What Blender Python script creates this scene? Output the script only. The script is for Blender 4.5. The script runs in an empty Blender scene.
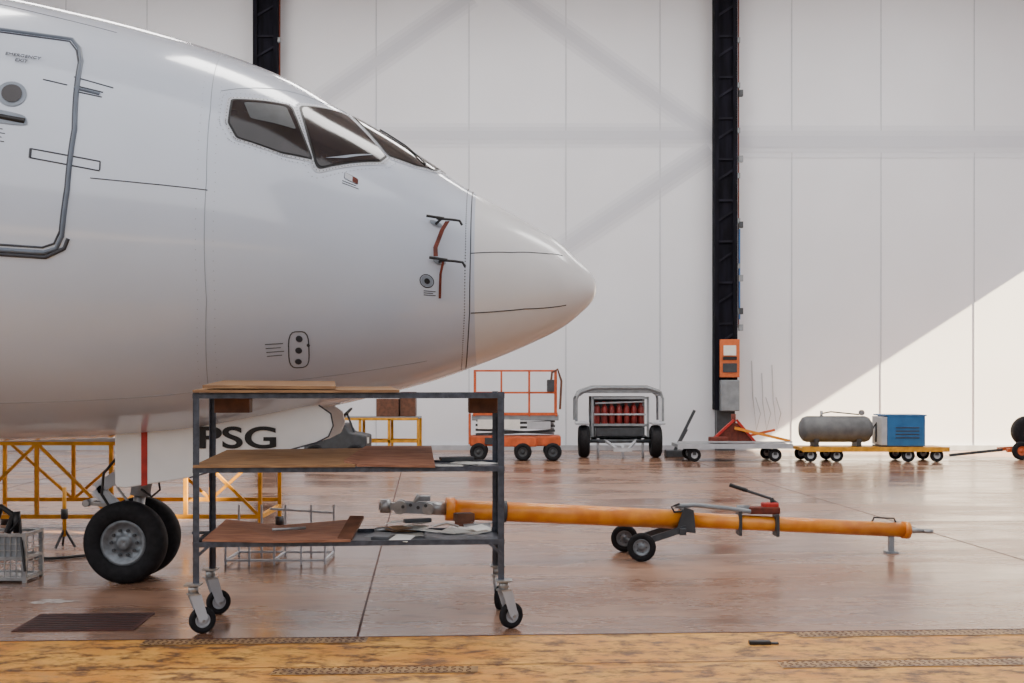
import bpy, math, random
from mathutils import Vector, Matrix
random.seed(4)
C=bpy.context.scene.collection

# ---------------------------------------------------------------- materials
def mat(name,col,rough=.5,metal=0.,var=0.,scale=8.,bump=0.,coat=0.,col2=None,rvar=0.,detail=6.,stretch=None,spec=.5):
    m=bpy.data.materials.new(name);m.use_nodes=True
    nt=m.node_tree;N=nt.nodes;L=nt.links;b=N['Principled BSDF']
    b.inputs['Base Color'].default_value=(*col,1);b.inputs['Roughness'].default_value=rough
    b.inputs['Metallic'].default_value=metal;b.inputs['Coat Weight'].default_value=coat
    b.inputs['Coat Roughness'].default_value=.08;b.inputs['Specular IOR Level'].default_value=spec
    if var>0 or bump>0 or col2 or rvar>0:
        tc=N.new('ShaderNodeTexCoord');mp=N.new('ShaderNodeMapping')
        if stretch: mp.inputs['Scale'].default_value=stretch
        L.new(tc.outputs['Object'],mp.inputs[0])
        no=N.new('ShaderNodeTexNoise');no.inputs['Scale'].default_value=scale;no.inputs['Detail'].default_value=detail
        L.new(mp.outputs[0],no.inputs['Vector'])
        if var>0 or col2:
            r=N.new('ShaderNodeValToRGB');e=r.color_ramp.elements
            e[0].position=.35;e[1].position=.65
            if col2: e[0].color=(*col2,1);e[1].color=(*col,1)
            else:
                e[0].color=(*[max(0,c*(1-var)) for c in col],1);e[1].color=(*[min(1,c*(1+var)) for c in col],1)
            L.new(no.outputs[0],r.inputs[0]);L.new(r.outputs[0],b.inputs['Base Color'])
        if rvar>0:
            mr=N.new('ShaderNodeMapRange');mr.inputs['From Min'].default_value=.3;mr.inputs['From Max'].default_value=.7
            mr.inputs['To Min'].default_value=max(0,rough-rvar);mr.inputs['To Max'].default_value=rough+rvar
            L.new(no.outputs[0],mr.inputs[0]);L.new(mr.outputs[0],b.inputs['Roughness'])
        if bump>0:
            bp=N.new('ShaderNodeBump');bp.inputs['Strength'].default_value=bump;bp.inputs['Distance'].default_value=.02
            L.new(no.outputs[0],bp.inputs['Height']);L.new(bp.outputs[0],b.inputs['Normal'])
    return m
M={}
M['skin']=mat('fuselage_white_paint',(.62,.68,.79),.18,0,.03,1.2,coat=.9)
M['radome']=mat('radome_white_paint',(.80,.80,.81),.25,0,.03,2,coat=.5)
M['white']=mat('gear_door_white',(.88,.89,.89),.3,0,.03,3,coat=.3)
M['line']=mat('panel_gap',(.05,.055,.07),.6,var=.1)
M['lineg']=mat('panel_gap_light',(.26,.30,.36),.6,var=.1)
M['gap']=mat('door_seal',(.13,.16,.21),.45,var=.1)
M['frame']=mat('window_frame_paint',(.60,.63,.69),.35,var=.05,scale=30)
M['glass']=mat('cockpit_glass',(.018,.014,.016),.10,0,.5,3,coat=.15)
M['black']=mat('black_paint',(.008,.008,.010),.45,var=.2,scale=20)
M['rubber']=mat('tyre_rubber',(.010,.010,.012),.75,var=.3,scale=25,bump=.1,spec=.25)
M['rim']=mat('wheel_rim_grey',(.17,.19,.21),.4,.4,.2,20)
M['steel']=mat('bare_steel',(.34,.35,.36),.35,.7,.2,15)
M['dsteel']=mat('cart_steel_bluegrey',(.065,.074,.098),.42,.4,.3,18)
M['ply']=mat('plywood',(.36,.20,.09),.6,0,col2=(.20,.10,.045),scale=5,stretch=(1,9,9),bump=.1)
M['ply2']=mat('pink_board',(.34,.15,.085),.6,0,col2=(.20,.08,.045),scale=6,stretch=(1,6,6))
M['brown']=mat('brown_board',(.12,.045,.022),.6,var=.3,scale=12)
M['paper']=mat('paper',(.75,.74,.70),.7,var=.05,scale=9)
M['orange']=mat('towbar_orange',(.86,.32,.025),.35,0,.14,6,col2=(.66,.19,.015),coat=.2)
M['orange2']=mat('lift_orange',(.55,.10,.025),.5,0,.2,8)
M['yellow']=mat('dock_yellow',(.66,.30,.015),.5,0,.2,8)
M['red']=mat('red_paint',(.42,.02,.015),.45,0,.2,10)
M['dred']=mat('bottle_dark_red',(.20,.015,.012),.4,0,.3,5)
M['strap']=mat('red_brown_strap',(.13,.022,.011),.7,0,.3,15)
M['blue']=mat('blue_cabinet',(.02,.13,.33),.4,0,.1,5)
M['grey']=mat('grey_paint',(.22,.24,.26),.45,0,.15,6)
M['dgrey']=mat('dark_grey_paint',(.04,.045,.052),.5,0,.2,8)
M['lgrey']=mat('light_grey_paint',(.42,.44,.48),.5,0,.1,5)
M['tank']=mat('tank_grey',(.115,.12,.125),.5,0,.2,5)
M['sign']=mat('orange_sign',(.55,.12,.03),.5,0,.1,10)
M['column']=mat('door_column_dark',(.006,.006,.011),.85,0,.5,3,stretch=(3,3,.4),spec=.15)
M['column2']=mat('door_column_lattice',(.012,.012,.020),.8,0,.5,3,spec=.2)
M['wall']=mat('wall_cladding',(.75,.775,.83),.6,0,.03,.35)
M['seam']=mat('wall_seam',(.50,.53,.58),.7,var=.05)
M['brsh1']=mat('brace_shadow_light',(.69,.715,.775),.7,var=.02,scale=.5)  # greys of the painted brace shadows, darkest in the core
M['brsh2']=mat('brace_shadow_mid',(.63,.655,.715),.7,var=.02,scale=.5)
M['brsh3']=mat('brace_shadow_dark',(.58,.605,.67),.7,var=.02,scale=.5)
M['roof']=mat('roof_lining',(.62,.62,.62),.8,var=.05,scale=.5)
M['rust']=mat('rusted_grate',(.075,.020,.015),.7,0,col2=(.035,.012,.01),scale=10,bump=.3)
M['mark']=mat('worn_white_mark',(.52,.47,.44),.6,var=.2,scale=12)
M['unseen_wall']=mat('unseen_wall_bluegrey',(.16,.175,.21),.7,0,.1,.6)

def floor_mat(name,c1,c2,c3,r0,r1,big=.35,st=(.5,1.6,1),spot=(.5,.72),bump=.12,c4=None):
    m=bpy.data.materials.new(name);m.use_nodes=True
    nt=m.node_tree;N=nt.nodes;L=nt.links;b=N['Principled BSDF']
    tc=N.new('ShaderNodeTexCoord')
    n1=N.new('ShaderNodeTexNoise');n1.inputs['Scale'].default_value=big;n1.inputs['Detail'].default_value=9;n1.inputs['Roughness'].default_value=.68
    n2=N.new('ShaderNodeTexNoise');n2.inputs['Scale'].default_value=5;n2.inputs['Detail'].default_value=8;n2.inputs['Roughness'].default_value=.7
    mp=N.new('ShaderNodeMapping');mp.inputs['Scale'].default_value=st
    L.new(tc.outputs['Object'],mp.inputs[0]);L.new(mp.outputs[0],n1.inputs['Vector']);L.new(mp.outputs[0],n2.inputs['Vector'])
    r=N.new('ShaderNodeValToRGB');e=r.color_ramp.elements;e[0].position=.38;e[0].color=(*c1,1);e[1].position=.62;e[1].color=(*c2,1)
    L.new(n1.outputs[0],r.inputs[0])
    r2=N.new('ShaderNodeValToRGB');e=r2.color_ramp.elements;e[0].position=spot[0];e[0].color=(0,0,0,1);e[1].position=spot[1];e[1].color=(1,1,1,1)
    L.new(n2.outputs[0],r2.inputs[0])
    mx=N.new('ShaderNodeMix');mx.data_type='RGBA';L.new(r2.outputs[0],mx.inputs[0]);L.new(r.outputs[0],mx.inputs[6]);mx.inputs[7].default_value=(*c3,1)
    out=mx.outputs[2]
    if c4:
        n3=N.new('ShaderNodeTexNoise');n3.inputs['Scale'].default_value=1.3;n3.inputs['Detail'].default_value=10;n3.inputs['Roughness'].default_value=.75;n3.inputs['Distortion'].default_value=1.2
        L.new(mp.outputs[0],n3.inputs['Vector'])
        r3=N.new('ShaderNodeValToRGB');e=r3.color_ramp.elements;e[0].position=.55;e[0].color=(0,0,0,1);e[1].position=.68;e[1].color=(.8,.8,.8,1);L.new(n3.outputs[0],r3.inputs[0])
        m2=N.new('ShaderNodeMix');m2.data_type='RGBA';L.new(r3.outputs[0],m2.inputs[0]);L.new(out,m2.inputs[6]);m2.inputs[7].default_value=(*c4,1);out=m2.outputs[2]
    L.new(out,b.inputs['Base Color'])
    mr=N.new('ShaderNodeMapRange');mr.inputs['From Min'].default_value=.35;mr.inputs['From Max'].default_value=.65
    mr.inputs['To Min'].default_value=r0;mr.inputs['To Max'].default_value=r1
    L.new(n1.outputs[0],mr.inputs[0]);L.new(mr.outputs[0],b.inputs['Roughness'])
    bp=N.new('ShaderNodeBump');bp.inputs['Strength'].default_value=bump;bp.inputs['Distance'].default_value=.01
    L.new(n2.outputs[0],bp.inputs['Height']);L.new(bp.outputs[0],b.inputs['Normal'])
    return m
M['floor']=floor_mat('hangar_floor_concrete',(.14,.068,.040),(.33,.185,.120),(.085,.042,.028),.12,.38,.45,bump=.2,c4=(.40,.245,.165))
M['strip']=floor_mat('threshold_yellow_paint',(.56,.215,.022),(.70,.36,.07),(.13,.058,.02),.5,.7,1.6,(1,1.5,1),(.46,.60),.6,c4=(.36,.20,.08))
M['apron']=floor_mat('apron_concrete',(.18,.13,.08),(.22,.17,.11),(.12,.09,.07),.6,.8,.8)
M['yellow2']=mat('tread_plate_metal',(.42,.24,.08),.45,.3,col2=(.18,.10,.045),scale=6)
# ---------------------------------------------------------------- geometry helpers
def obj(name,loc=(0,0,0),rz=0.):
    e=bpy.data.objects.new(name,None);e.empty_display_size=.2;C.objects.link(e);e.location=loc;e.rotation_euler=(0,0,rz);return e
def mesh(par,name,V,F,m,smooth=False,mats=None,fm=None):
    me=bpy.data.meshes.new(name);me.from_pydata([tuple(v) for v in V],[],F);me.update()
    for x in (mats or [m]): me.materials.append(M[x])
    if fm:
        for p,i in zip(me.polygons,fm): p.material_index=i
    if smooth:
        for p in me.polygons:p.use_smooth=True
    o=bpy.data.objects.new(name,me);C.objects.link(o)
    if par: o.parent=par
    return o
def box(par,name,c,s,m,rot=(0,0,0),bev=0.):
    sx,sy,sz=[a/2 for a in s]
    V=[(x,y,z) for x in(-sx,sx) for y in(-sy,sy) for z in(-sz,sz)]
    F=[(0,1,3,2),(4,6,7,5),(0,4,5,1),(2,3,7,6),(0,2,6,4),(1,5,7,3)]
    o=mesh(par,name,V,F,m);o.location=c;o.rotation_euler=rot
    if bev>0:
        b=o.modifiers.new('bevel','BEVEL');b.width=bev;b.segments=2
    return o
def basis(d):
    d=Vector(d).normalized();u=Vector((0,0,1)) if abs(d.z)<.9 else Vector((1,0,0))
    a=d.cross(u).normalized();return a,d.cross(a).normalized(),d
def lathe(par,name,prof,c,axis,m,seg=32,mats=None,sm=True,pm=None):
    a,b,d=basis(axis);c=Vector(c);V=[];F=[];fm=[]
    for r,h in prof:
        for k in range(seg):
            t=2*math.pi*k/seg;V.append(c+d*h+(a*math.cos(t)+b*math.sin(t))*max(r,1e-4))
    for i in range(len(prof)-1):
        for k in range(seg):
            k2=(k+1)%seg;F.append((i*seg+k,i*seg+k2,(i+1)*seg+k2,(i+1)*seg+k));fm.append(pm[i] if pm else 0)
    return mesh(par,name,V,F,m,sm,mats,fm if pm else None)
def cyl(par,name,p1,p2,r,m,seg=16,r2=None):
    p1=Vector(p1);p2=Vector(p2);h=(p2-p1).length;r2=r if r2 is None else r2
    o=lathe(par,name,[(0,0),(r,0),(r2,h),(0,h)],p1,p2-p1,m,seg)
    for i,p in enumerate(o.data.polygons): p.use_smooth=(seg<=i<2*seg)
    return o
def bar(par,name,p1,p2,w,m,h=None):
    "square section bar"
    p1=Vector(p1);p2=Vector(p2);a,b,d=basis(p2-p1);h=h or w;V=[]
    for p in(p1,p2):
        for i,j in((-1,-1),(1,-1),(1,1),(-1,1)): V.append(p+a*w/2*i+b*h/2*j)
    return mesh(par,name,V,[(3,2,1,0),(4,5,6,7),(0,1,5,4),(1,2,6,5),(2,3,7,6),(3,0,4,7)],m)
def tube(par,name,pts,r,m,cyc=False,res=4):
    cu=bpy.data.curves.new(name,'CURVE');cu.dimensions='3D';sp=cu.splines.new('POLY');sp.points.add(len(pts)-1)
    for p,q in zip(sp.points,pts): p.co=(*q,1)
    sp.use_cyclic_u=cyc;cu.bevel_depth=r;cu.bevel_resolution=res;cu.use_fill_caps=True;cu.materials.append(M[m])
    o=bpy.data.objects.new(name,cu);C.objects.link(o);o.parent=par;return o
def prism(par,name,pts,axis,a0,a1,m,bev=0):
    "extrude 2d outline along axis ('x','y','z')"
    f={'y':lambda p,a:(p[0],a,p[1]),'x':lambda p,a:(a,p[0],p[1]),'z':lambda p,a:(p[0],p[1],a)}[axis]
    n=len(pts);V=[f(p,a0) for p in pts]+[f(p,a1) for p in pts]
    F=[tuple(range(n)),tuple(range(2*n-1,n-1,-1))]+[(i,i+n,(i+1)%n+n,(i+1)%n) for i in range(n)]
    o=mesh(par,name,V,F,m)
    if bev: b=o.modifiers.new('bevel','BEVEL');b.width=bev;b.segments=2
    return o
def wheel(par,name,c,r,w,rimr,axis=(0,1,0),rim='rim',bolts=0,seg=40):
    h=w/2
    lathe(par,name+'_tyre',[(rimr,-h*.72),(rimr*1.08,-h*.95),(r*.84,-h),(r*.95,-h*.8),(r,-h*.42),(r,h*.42),(r*.95,h*.8),(r*.84,h),(rimr*1.08,h*.95),(rimr,h*.72)],c,axis,'rubber',seg)
    lathe(par,name+'_rim',[(0,-h*.55),(rimr*.28,-h*.75),(rimr*.32,-h*.45),(rimr*.75,-h*.35),(rimr*.86,-h*.7),(rimr*1.02,-h*.74),(rimr*1.02,h*.74),(rimr*.86,h*.7),(rimr*.75,h*.35),(rimr*.32,h*.45),(rimr*.28,h*.75),(0,h*.55)],c,axis,rim,seg)
    if bolts:
        a,b,d=basis(axis)
        for k in range(bolts):
            t=2*math.pi*k/bolts;q=Vector(c)+(a*math.cos(t)+b*math.sin(t))*rimr*.56
            cyl(par,f'{name}_bolt_{k}',q-d*h*.62,q+d*h*.62,rimr*.07,'dgrey',8)
def txt(par,name,body,size,loc,rot,m,sx=1,off=0,align='CENTER'):
    cu=bpy.data.curves.new(name,'FONT');cu.body=body;cu.size=size;cu.extrude=.0015;cu.offset=off;cu.align_x=align;cu.align_y='CENTER';cu.materials.append(M[m])
    o=bpy.data.objects.new(name,cu);C.objects.link(o);o.parent=par
    mm=Matrix.Translation(loc)@rot.to_4x4()@Matrix.Diagonal((sx,1,1,1));o.matrix_local=mm;return o
FRONT=Matrix(((1,0,0),(0,0,-1),(0,1,0)))   # text facing -Y

# ---------------------------------------------------------------- room shell
HY=math.radians(3.3)
def quad(name,p,z,m,th=.0):
    return mesh(None,name,[(x,y,z) for x,y in p],[(0,1,2,3)],m)
e1=lambda x:8.04+math.tan(HY)*x
quad('floor',[(-16,e1(-16)),(16,e1(16)),(16,29.6),(-16,29.6)],0,'floor')
thr=obj('floor_threshold')
mesh(thr,'painted_strip',[(-16,e1(-16)-1.6,0),(16,e1(16)-1.6,0),(16,e1(16),0),(-16,e1(-16),0)],[(0,1,2,3)],'strip')
for i,(d,w) in enumerate(((.01,.018),(.84,.010))):
    mesh(thr,f'rail_groove_{i}',[(-16,e1(-16)-d-w,.003),(16,e1(16)-d-w,.003),(16,e1(16)-d,.003),(-16,e1(-16)-d,.003)],[(0,1,2,3)],'rust')
quad('floor_apron',[(-40,-30),(40,-30),(40,e1(40)-1.6),(-40,e1(-40)-1.6)],-.002,'apron')
j=obj('floor_joint')
def fl(x,yy0,yy1,w=.008):
    s=-math.tan(HY)*1.25
    mesh(j,'joint',[(x+s*(yy0-8)-w,yy0,.002),(x+s*(yy0-8)+w,yy0,.002),(x+s*(yy1-8)+w,yy1,.002),(x+s*(yy1-8)-w,yy1,.002)],[(0,1,2,3)],'rust')
for x in (-7.2,-1.03,5.1,11.3): fl(x,e1(x)+.02,29.4)
for y in (14.2,20.4,26.6):
    mesh(j,'joint',[(-16,y-.9-.008,.002),(16,y+.9-.008,.002),(16,y+.9+.008,.002),(-16,y-.9+.008,.002)],[(0,1,2,3)],'rust')
# back wall
wb=obj('wall_back',(0,29.6,0))
box(wb,'cladding',(0,.15,6.5),(33,.3,13),'wall')
for k,x in enumerate((-11,-9,-3.35,-1.06,1.33,3.65,6.9,9.1,11.4,13.7)):
    box(wb,f'panel_seam_{k}',(x,-.005,6.5),(.022,.02,13),'seam')
bc=[0]
def brace_shadow(x1,z1,x2,z2,w):  # nested flat strips painting soft brace shadows onto the cladding
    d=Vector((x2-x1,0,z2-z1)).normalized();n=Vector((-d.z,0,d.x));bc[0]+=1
    for i,(s,mm) in enumerate(((1,'brsh1'),(.68,'brsh2'),(.36,'brsh3'))):
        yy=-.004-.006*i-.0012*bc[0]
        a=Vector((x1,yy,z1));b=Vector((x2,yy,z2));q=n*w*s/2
        mesh(wb,'brace_shadow',[a-q,b-q,b+q,a+q],[(0,1,2,3)],mm)
brace_shadow(-5.6,7.76,4.93,7.76,.6);brace_shadow(-.2,11.4,4.8,7.8,.6);brace_shadow(4.9,7.4,1.0,4.8,.6);brace_shadow(-5.6,8.0,-1.0,11.2,.6)
brace_shadow(5.5,7.6,16,7.6,.8)
box(wb,'kerb',(0,-.06,.06),(33,.12,.12),'lgrey')
for i,(x,z) in enumerate(((5.9,2.2),(6.15,1.9),(6.4,2.1))):
    tube(wb,f'hanging_cable_{i}',[(x,-.05,z),(x+.03,-.05,z*.6),(x+.12,-.05,.5),(x+.22,-.05,.9),(x+.1,-.05,1.3)],.012,'lgrey')
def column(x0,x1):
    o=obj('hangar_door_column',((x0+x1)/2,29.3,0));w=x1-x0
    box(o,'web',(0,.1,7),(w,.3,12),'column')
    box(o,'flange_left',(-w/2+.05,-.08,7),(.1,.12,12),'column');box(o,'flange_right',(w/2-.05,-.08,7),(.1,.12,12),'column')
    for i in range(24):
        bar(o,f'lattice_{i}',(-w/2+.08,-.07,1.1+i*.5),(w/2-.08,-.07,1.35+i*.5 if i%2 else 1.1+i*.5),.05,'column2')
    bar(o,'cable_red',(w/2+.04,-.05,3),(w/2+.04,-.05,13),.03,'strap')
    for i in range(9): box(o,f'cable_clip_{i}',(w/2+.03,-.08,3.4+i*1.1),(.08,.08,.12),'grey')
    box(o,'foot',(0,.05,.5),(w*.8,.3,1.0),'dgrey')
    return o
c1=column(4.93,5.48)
box(c1,'control_box',(.06,-.25,1.35),(.45,.25,.75),'grey',bev=.02)
box(c1,'warning_board',(.06,-.26,2.25),(.48,.06,.92),'sign',bev=.01)
box(c1,'warning_board_label',(.06,-.30,2.44),(.30,.02,.24),'paper')
box(c1,'warning_board_plate',(.06,-.30,2.02),(.34,.02,.22),'dgrey');box(c1,'warning_board_band',(.06,-.30,2.25),(.34,.02,.08),'black')
for i,zz in enumerate((2.7,3.1,3.9,5.2,6.8,8.4)): box(c1,f'junction_box_{i}',(.36,-.1,zz+.3),(.10,.12,.15),'dgrey' if i%2 else 'grey')
bar(c1,'blue_hose',(.33,-.1,3.2),(.33,-.1,5.4),.035,'blue')
column(-6.3,-5.7)
# side walls, ceiling
wl=obj('wall_left',(-16,0,0));box(wl,'cladding',(-.15,19,6.5),(.3,22,13),'wall')
wr=obj('wall_right',(16,0,0))
box(wr,'cladding_front',(.15,15.5,6.5),(.3,19,13),'wall')
box(wr,'lintel',(.15,27.3,9.9),(.3,4.6,6.2),'wall')
wo=obj('wall_sun_blocker',(16,0,0));box(wo,'cladding',(.15,-5,12),(.3,22,24),'unseen_wall')  # added unseen wall, tall enough to keep the sun off fuselage and apron
op=obj('wall_added_reflection',(0,-28,0));box(op,'unseen_wall',(0,0,6),(80,.4,12),'unseen_wall')  # added unseen building, darkens the reflections on the lower fuselage
for i in range(12): box(op,f'added_pilaster_{i}',(-38+i*7,.3,6),(.5,.3,12),'grey')
box(op,'added_parapet',(0,.25,12.1),(80,.6,.4),'lgrey')
box(None,'ceiling',(0,18.8,13.15),(32.6,22,.3),'roof')
for k in range(5):
    tr=obj('roof_truss',(0,10+k*4.4,12.4))
    bar(tr,'chord_lower',(-16,0,-.3),(16,0,-.3),.15,'lgrey');bar(tr,'chord_upper',(-16,0,.5),(16,0,.5),.15,'lgrey')
    for i in range(16): bar(tr,f'diag_{i}',(-16+i*2,0,-.3 if i%2 else .5),(-14+i*2,0,.5 if i%2 else -.3),.08,'lgrey')

# ---------------------------------------------------------------- airliner
T=[(-12,1.93,3.09),(-6.2,1.93,3.09),(-5.2,1.91,3.08),(-4.394,1.874,3.06),(-3.536,1.779,2.989),(-2.678,1.637,2.908),(-2.249,1.531,2.872),(-1.82,1.399,2.824),(-1.39,1.226,2.744),(-.961,1.049,2.672),(-.678,.919,2.619),(-.36,.759,2.57),(.154,.512,2.53),(.412,.368,2.514),(.584,.223,2.50),(.687,.115,2.50),(.725,0,2.50)]
def pchip(xs,ys):
    n=len(xs);h=[xs[i+1]-xs[i] for i in range(n-1)];d=[(ys[i+1]-ys[i])/h[i] for i in range(n-1)]
    m=[d[0]]+[0 if d[i-1]*d[i]<=0 else 3*(h[i-1]+h[i])/((2*h[i]+h[i-1])/d[i-1]+(h[i]+2*h[i-1])/d[i]) for i in range(1,n-1)]+[d[-1]]
    def f(x):
        x=min(max(x,xs[0]),xs[-1]);i=0
        while i<n-2 and x>xs[i+1]: i+=1
        t=(x-xs[i])/h[i];t2=t*t;t3=t2*t
        return ys[i]*(2*t3-3*t2+1)+h[i]*m[i]*(t3-2*t2+t)+ys[i+1]*(3*t2-2*t3)+h[i]*m[i+1]*(t3-t2)
    return f
xs=[t[0] for t in T];R2=pchip(xs,[t[1]**2 for t in T]);CZ=pchip(xs,[t[2] for t in T])
def sec(x): return math.sqrt(max(R2(x),0)),CZ(x)
def S(x,ph,off=0.):
    r,c=sec(x);w=r*1.03;a=math.radians(ph)
    n=Vector((0,-math.cos(a)/1.03,math.sin(a)));
    r2,c2=sec(x+.01);dr=(r2-r)/.01+(c2-c)/.01*math.sin(a)
    n=Vector((-dr,n.y,n.z)).normalized()
    return Vector((x,-w*math.cos(a),c+r*math.sin(a)))+n*off
A=obj('airliner',(0,10.3,0))
st=[-12,-10,-8]+[-7+.1*i for i in range(70)]+[0+.04*i for i in range(15)]+[.6,.62,.64,.66,.675,.69,.70,.71,.717,.722,.7245,.725]
V=[];F=[];fm=[];SG=120
for x in st:
    r,c=sec(x)
    for k in range(SG):
        a=2*math.pi*k/SG;V.append((x,-max(r,1e-4)*1.03*math.cos(a),c+max(r,1e-4)*math.sin(a)))
for i in range(len(st)-1):
    for k in range(SG):
        F.append((i*SG+k,i*SG+(k+1)%SG,(i+1)*SG+(k+1)%SG,(i+1)*SG+k));fm.append(1 if st[i]>-.35 else 0)
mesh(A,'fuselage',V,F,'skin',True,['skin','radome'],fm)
lathe(A,'rear_bulkhead',[(0,0),(1.95,0)],(-12,0,3.09),(1,0,0),'grey',60)
def rnd(P,fr=.2,n=4):
    out=[];N=len(P)
    for i in range(N):
        a,b,c=P[i-1],P[i],P[(i+1)%N]
        s=(b[0]+(a[0]-b[0])*fr,b[1]+(a[1]-b[1])*fr);e=(b[0]+(c[0]-b[0])*fr,b[1]+(c[1]-b[1])*fr)
        for k in range(n+1):
            t=k/n;out.append(tuple((1-t)**2*s[q]+2*t*(1-t)*b[q]+t*t*e[q] for q in(0,1)))
    return out
def dens(P,cyc=True,st=.06):
    out=[];N=len(P)
    for i in range(N if cyc else N-1):
        a,b=P[i],P[(i+1)%N];l=math.hypot(b[0]-a[0],(b[1]-a[1])*math.pi/180*1.3);k=max(1,int(l/st))
        for q in range(k): out.append((a[0]+(b[0]-a[0])*q/k,a[1]+(b[1]-a[1])*q/k))
    if not cyc: out.append(P[-1])
    return out
def patch(name,P,off,m,rings=8,cyc=True):
    P=dens(P);n=len(P);cx=sum(p[0] for p in P)/n;cy=sum(p[1] for p in P)/n;V=[];F=[]
    for k in range(rings,0,-1):
        for p in P:
            t=k/rings;V.append(S(cx+(p[0]-cx)*t,cy+(p[1]-cy)*t,off))
    V.append(S(cx,cy,off))
    for k in range(rings-1):
        for i in range(n): F.append((k*n+i,k*n+(i+1)%n,(k+1)*n+(i+1)%n,(k+1)*n+i))
    for i in range(n): F.append(((rings-1)*n+i,(rings-1)*n+(i+1)%n,rings*n))
    o=mesh(A,name,V,F,m,True);return o
def sline(name,P,w,m,cyc=False,off=.0):
    return tube(A,name,[S(x,p,off) for x,p in dens(P,cyc)],w/2,m,cyc,2)
def mir(P): return [(x,180-p) for x,p in P]
def grow(P,s):
    n=len(P);cx=sum(p[0] for p in P)/n;cy=sum(p[1] for p in P)/n
    return [(cx+(p[0]-cx)*(1+s),cy+(p[1]-cy)*(1+s)) for p in P]
W3=[(-2.13,40.6),(-1.73,49.2),(-1.53,28.8),(-1.74,26.2),(-2.05,26.6),(-2.12,31.0)]
W2=[(-1.67,51.6),(-1.37,70),(-1.01,49.0),(-1.05,43.2),(-1.48,26.0)]
W1=[(-1.33,74.5),(-1.22,87.5),(-.60,87.0),(-.64,66),(-.79,56.3),(-.99,50.8)]
for nm,P in(('side_window_aft',W3),('side_window_forward',W2),('windshield',W1)):
    for sfx,f in(('near',lambda q:q),('far',mir)):
        patch(f'{nm}_frame_{sfx}',grow(rnd(f(P),.12),.14),.004,'frame')
        patch(f'{nm}_seal_{sfx}',grow(rnd(f(P),.09),.04),.008,'black')
        patch(f'{nm}_glass_{sfx}',grow(rnd(f(P),.09),-.02),.012,'glass')
patch('side_window_blind',rnd([(-1.44,31.5),(-1.30,35.5),(-1.12,44),(-1.10,45.5),(-1.36,34.5)],.1),.014,'lineg',3)
patch('side_window_aft_blind',rnd([(-2.05,41),(-1.76,47),(-1.66,38),(-1.98,35)],.1),.014,'dgrey',3)
for P in([(-.72,64),(-.90,76),(-1.12,80)],): sline('wiper',P,.014,'black',off=.02)
def rivets(name,P,step=.035,r=.0045,off=.004,cyc=True,m='lineg'):
    V=[];F=[]
    pts=dens(P,cyc,step)
    for x,p in pts:
        c=S(x,p,off);n=(S(x,p,.1)-S(x,p,0)).normalized();a,b,_=basis(n);k=len(V)
        V+= [c+(a*math.cos(t)+b*math.sin(t))*r for t in [i*math.pi/3 for i in range(6)]]+[c+n*r*.5]
        F+=[(k+i,k+(i+1)%6,k+6) for i in range(6)]
    mesh(A,name,V,F,m)
for i,P in enumerate((W3,W2,W1)): rivets(f'rivets_{i}',grow(rnd(P,.16),.28));rivets(f'rivets_inner_{i}',grow(rnd(P,.12),.10),.028,.0045,.006,m='line')
sline('window_eyebrow_line',[(-2.22,43.3),(-1.55,68),(-1.3,86)],.006,'lineg')
# skin joints
sline('skin_joint_front',[(-2.40,95),(-2.36,71),(-2.26,34),(-2.23,11.3),(-2.25,-22.1),(-2.38,-58.5),(-2.45,-88)],.005,'lineg')
sline('radome_joint',[(-.33,100),(-.33,65),(-.33,13.5),(-.34,-25.7),(-.39,-80.5),(-.4,-100)],.010,'line')
rivets('radome_rivets',[(-.37,88),(-.37,13),(-.38,-25),(-.43,-80)],.04,.006,.002,False,'line')
rivets('joint_rivets',[(-2.29,70),(-2.2,34),(-2.17,11),(-2.19,-22),(-2.3,-58)],.06,.0035,.002,False)
rivets('joint_rivets_b',[(-2.42,70),(-2.32,34),(-2.29,11),(-2.31,-22),(-2.44,-58)],.06,.0035,.002,False)
sline('diverter_strip_upper',[(-.33,11.6),(0,20),(.2,27.5),(.3,32),(.42,40)],.008,'line')
sline('diverter_strip_lower',[(-.33,-25.7),(.1,-27),(.45,-31.6)],.009,'black')
sline('skin_lap_lower',[(-7,-57),(-3.93,-54.9),(-2.37,-53.3),(-.69,-55)],.005,'lineg')
sline('skin_lap_crown',[(-7,61),(-3.93,61.4),(-3.10,60)],.006,'line')
sline('skin_lap_mid',[(-3.01,7.1),(-2.22,8.4)],.008,'line')
# service door
D=[(-3.85,46.5),(-3.5,48.2),(-3.34,49.0),(-3.26,45.5),(-3.21,40.6),(-3.14,18.8),(-3.158,3.5),(-3.20,-7.5),(-3.245,-10.6),(-3.33,-11.8),(-3.63,-11.9),(-4.02,-11.9),(-4.09,-8),(-4.09,42),(-4.05,46)]
sline('door_gap',D,.034,'gap',True);sline('door_gap_inner',grow(D,-.04),.016,'line',True)
sline('door_gap_lower',[(-4.0,-12.9),(-3.32,-12.8),(-3.19,-10.4),(-3.16,-8)],.03,'line')
for i,(p,q) in enumerate((((-3.42,10.0),(-2.95,9.2)),((-3.42,12.2),(-2.95,11.6)),((-3.22,34.3),(-2.94,33.4)),((-3.19,29.7),(-3.00,29.6)),((-3.19,31.5),(-3.0,31.2)),((-3.42,31.5),(-3.25,31.2)))):
    sline(f'door_hinge_{i}',[p,q],.011,'line')
sline('door_hinge_arm',[(-3.20,30.7),(-3.02,30.4)],.026,'gap');sline('door_hinge_end',[(-2.95,9.4),(-2.95,11.6)],.011,'line');sline('door_hinge_end_b',[(-3.42,10),(-3.42,12.2)],.02,'line')
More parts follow.
